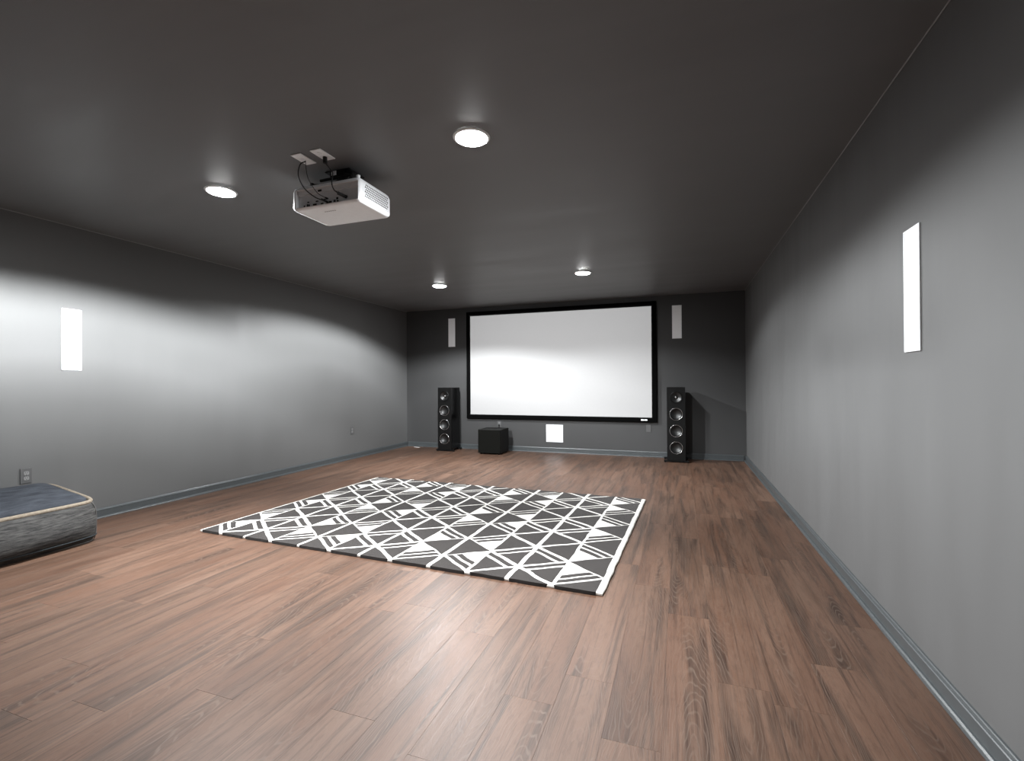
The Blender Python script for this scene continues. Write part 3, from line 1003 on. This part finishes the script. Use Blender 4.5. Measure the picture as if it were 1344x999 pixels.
# ceiling mount
mt = thing('projector_mount', 'black metal ceiling mount between ceiling and projector', 'mount', (pcx+0.03, pcy-0.02, H))
bm = bmesh.new(); box(bm, -0.085, 0.095, -0.075, 0.075, -0.006, -0.0006); bevel_all(bm, 0.0015, 1)
finish('ceiling_plate', bm, M['black'], mt)
bm = bmesh.new(); lathe(bm, [(0, -0.0062), (0.050, -0.0062), (0.050, -0.020), (0.038, -0.026), (0.038, -0.046), (0.056, -0.052), (0.056, -0.064), (0, -0.064)], 'Z', 24)
finish('swivel', bm, M['black'], mt)
bm = bmesh.new(); box(bm, -0.065, 0.065, -0.055, 0.055, -0.074, -0.0642); bevel_all(bm, 0.0015, 1)
br = finish('bracket', bm, M['black'], mt)
for ax_, ay_ in ((-0.17, -0.10), (0.13, -0.10), (-0.17, 0.13), (0.13, 0.13)):
    bm = bmesh.new()
    d = Vector((ax_, ay_, 0)).normalized(); s = Vector((-d.y, d.x, 0))*0.013
    a = Vector((d.x*0.04, d.y*0.04, 0)); b = Vector((ax_, ay_, 0))
    lo = [bm.verts.new(p+Vector((0,0,-0.080))) for p in (a-s, b-s, b+s, a+s)]
    hi = [bm.verts.new(p+Vector((0,0,-0.0745))) for p in (a-s, b-s, b+s, a+s)]
    bm.faces.new(lo[::-1]); bm.faces.new(hi)
    for i in range(4): bm.faces.new((lo[i], lo[(i+1) % 4], hi[(i+1) % 4], hi[i]))
    finish('arm', bm, M['black'], mt)
    bm = bmesh.new(); lathe(bm, [(0, -0.068), (0.011, -0.068), (0.012, -0.072), (0.012, -0.0944), (0, -0.0944)], 'Z', 14, (ax_*0.96, ay_*0.96, 0))
    finish('leg', bm, M['black'], mt)
bm = bmesh.new(); tube(bm, [(-0.115, -0.078, -0.052), (0.115, -0.078, -0.052)], 0.009, 8)
finish('cross_bar', bm, M['black'], mt)
st = bbox('sticker', (-0.030, 0.006, -0.0818, -0.0806, -0.034, -0.008), M['paper'], mt)
st['label'] = 'small white sticker'
# tilt the sticker carrier: a short bent tab
bbox('tab', (-0.040, 0.060, -0.0805, -0.0765, -0.046, -0.0062), M['black'], mt)
for i, (a, b) in enumerate(((-0.022, 0.0), (-0.020, -0.004), (-0.022, -0.002))):
    bbox('print_line', (a, b, -0.0822, -0.0819, -0.016-i*0.006, -0.0145-i*0.006), M['mark'], st)

# ceiling cover plates
def ceil_plate(label, x, y, name, outlet_type):
    t = thing(name, label, 'cover plate', (x, y, H), 0, 'white ceiling cover plates')
    bm = bmesh.new(); box(bm, -0.0365, 0.0365, -0.0625, 0.0625, -0.0062, -0.0006); bevel_all(bm, 0.0018, 2)
    finish('cover_plate', bm, M['white'], t)
    if outlet_type:
        for s in (-1, 1):
            bm = bmesh.new(); lathe(bm, [(0, -0.0082), (0.0150, -0.0082), (0.0160, -0.0064)], 'Z', 20, (0, s*0.0195, 0))
            r = finish('receptacle', bm, M['white'], t)
            if s < 0:
                for dx in (-0.0062, 0.0062):
                    bbox('slot', (dx-0.0035, dx+0.0035, s*0.0195-0.001, s*0.0195+0.001, -0.0086, -0.0083), M['mark'], r)
    else:
        for s in (-1, 1):
            bm = bmesh.new(); box(bm, -0.009, 0.009, s*0.012-0.008, s*0.012+0.008, -0.0085, -0.0063)
            bevel_all(bm, 0.001, 1)
            finish('jack', bm, M['port_grey'] if s < 0 else M['white'], t)
    return t
ceil_plate('white ceiling plate where two thin cables come out', -2.043, 2.172, 'ceiling_cable_plate', False)
ceil_plate('white ceiling outlet plate with a black plug beside the mount', -1.903, 2.167, 'ceiling_outlet_plate', True)

# cables
def cable(name, label, pts, r, plug=None, extra=None):
    t = thing(name, label, 'cable', pts[0])
    o0 = Vector(pts[0])
    bm = bmesh.new(); tube(bm, catmull([Vector(p)-o0 for p in pts], 8), r, 8)
    finish('cord', bm, M['rubber'], t, smooth=True)
    for q in (plug or []):
        a, b, rr_ = Vector(q[0])-o0, Vector(q[1])-o0, q[2]
        bm = bmesh.new(); tube(bm, [a, a.lerp(b, 0.6), b], rr_, 10)
        finish('plug', bm, M['rubber'], t)
    return t
yr = PY0+0.042
cable('video_cable', 'thicker black cable curving from ceiling plate to projector ports',
      [(-2.043, 2.188, H-0.0095), (-2.062, 2.165, 2.405), (-2.085, 2.175, 2.345), (-2.070, 2.205, 2.285), (-2.035, 2.255, 2.245), (-2.000, 2.292, 2.234)], 0.0032,
      [((-2.010, 2.275, 2.238), (-1.992, 2.3105, 2.231), 0.0062)])
cable('control_cable', 'thinner black cable hanging beside the video cable',
      [(-2.037, 2.180, H-0.0095), (-2.034, 2.182, 2.380), (-2.032, 2.200, 2.325), (-2.018, 2.250, 2.270), (-1.997, 2.285, 2.253), (-1.992, 2.306, 2.252)], 0.0019,
      [((-1.995, 2.292, 2.252), (-1.990, 2.3105, 2.252), 0.0042)])
cable('projector_power_cord', 'black power cord running from ceiling outlet to projector rear',
      [(-1.903, 2.187, H-0.040), (-1.898, 2.210, 2.385), (-1.905, 2.250, 2.372), (-1.915, 2.262, 2.350), (-1.920, 2.262, 2.310), (-1.902, 2.262, 2.272), (-1.874, 2.280, 2.250)], 0.0036,
      [((-1.903, 2.1865, H-0.0086), (-1.903, 2.187, H-0.042), 0.0125), ((-1.885, 2.268, 2.256), (-1.852, 2.3105, 2.241), 0.0095)])
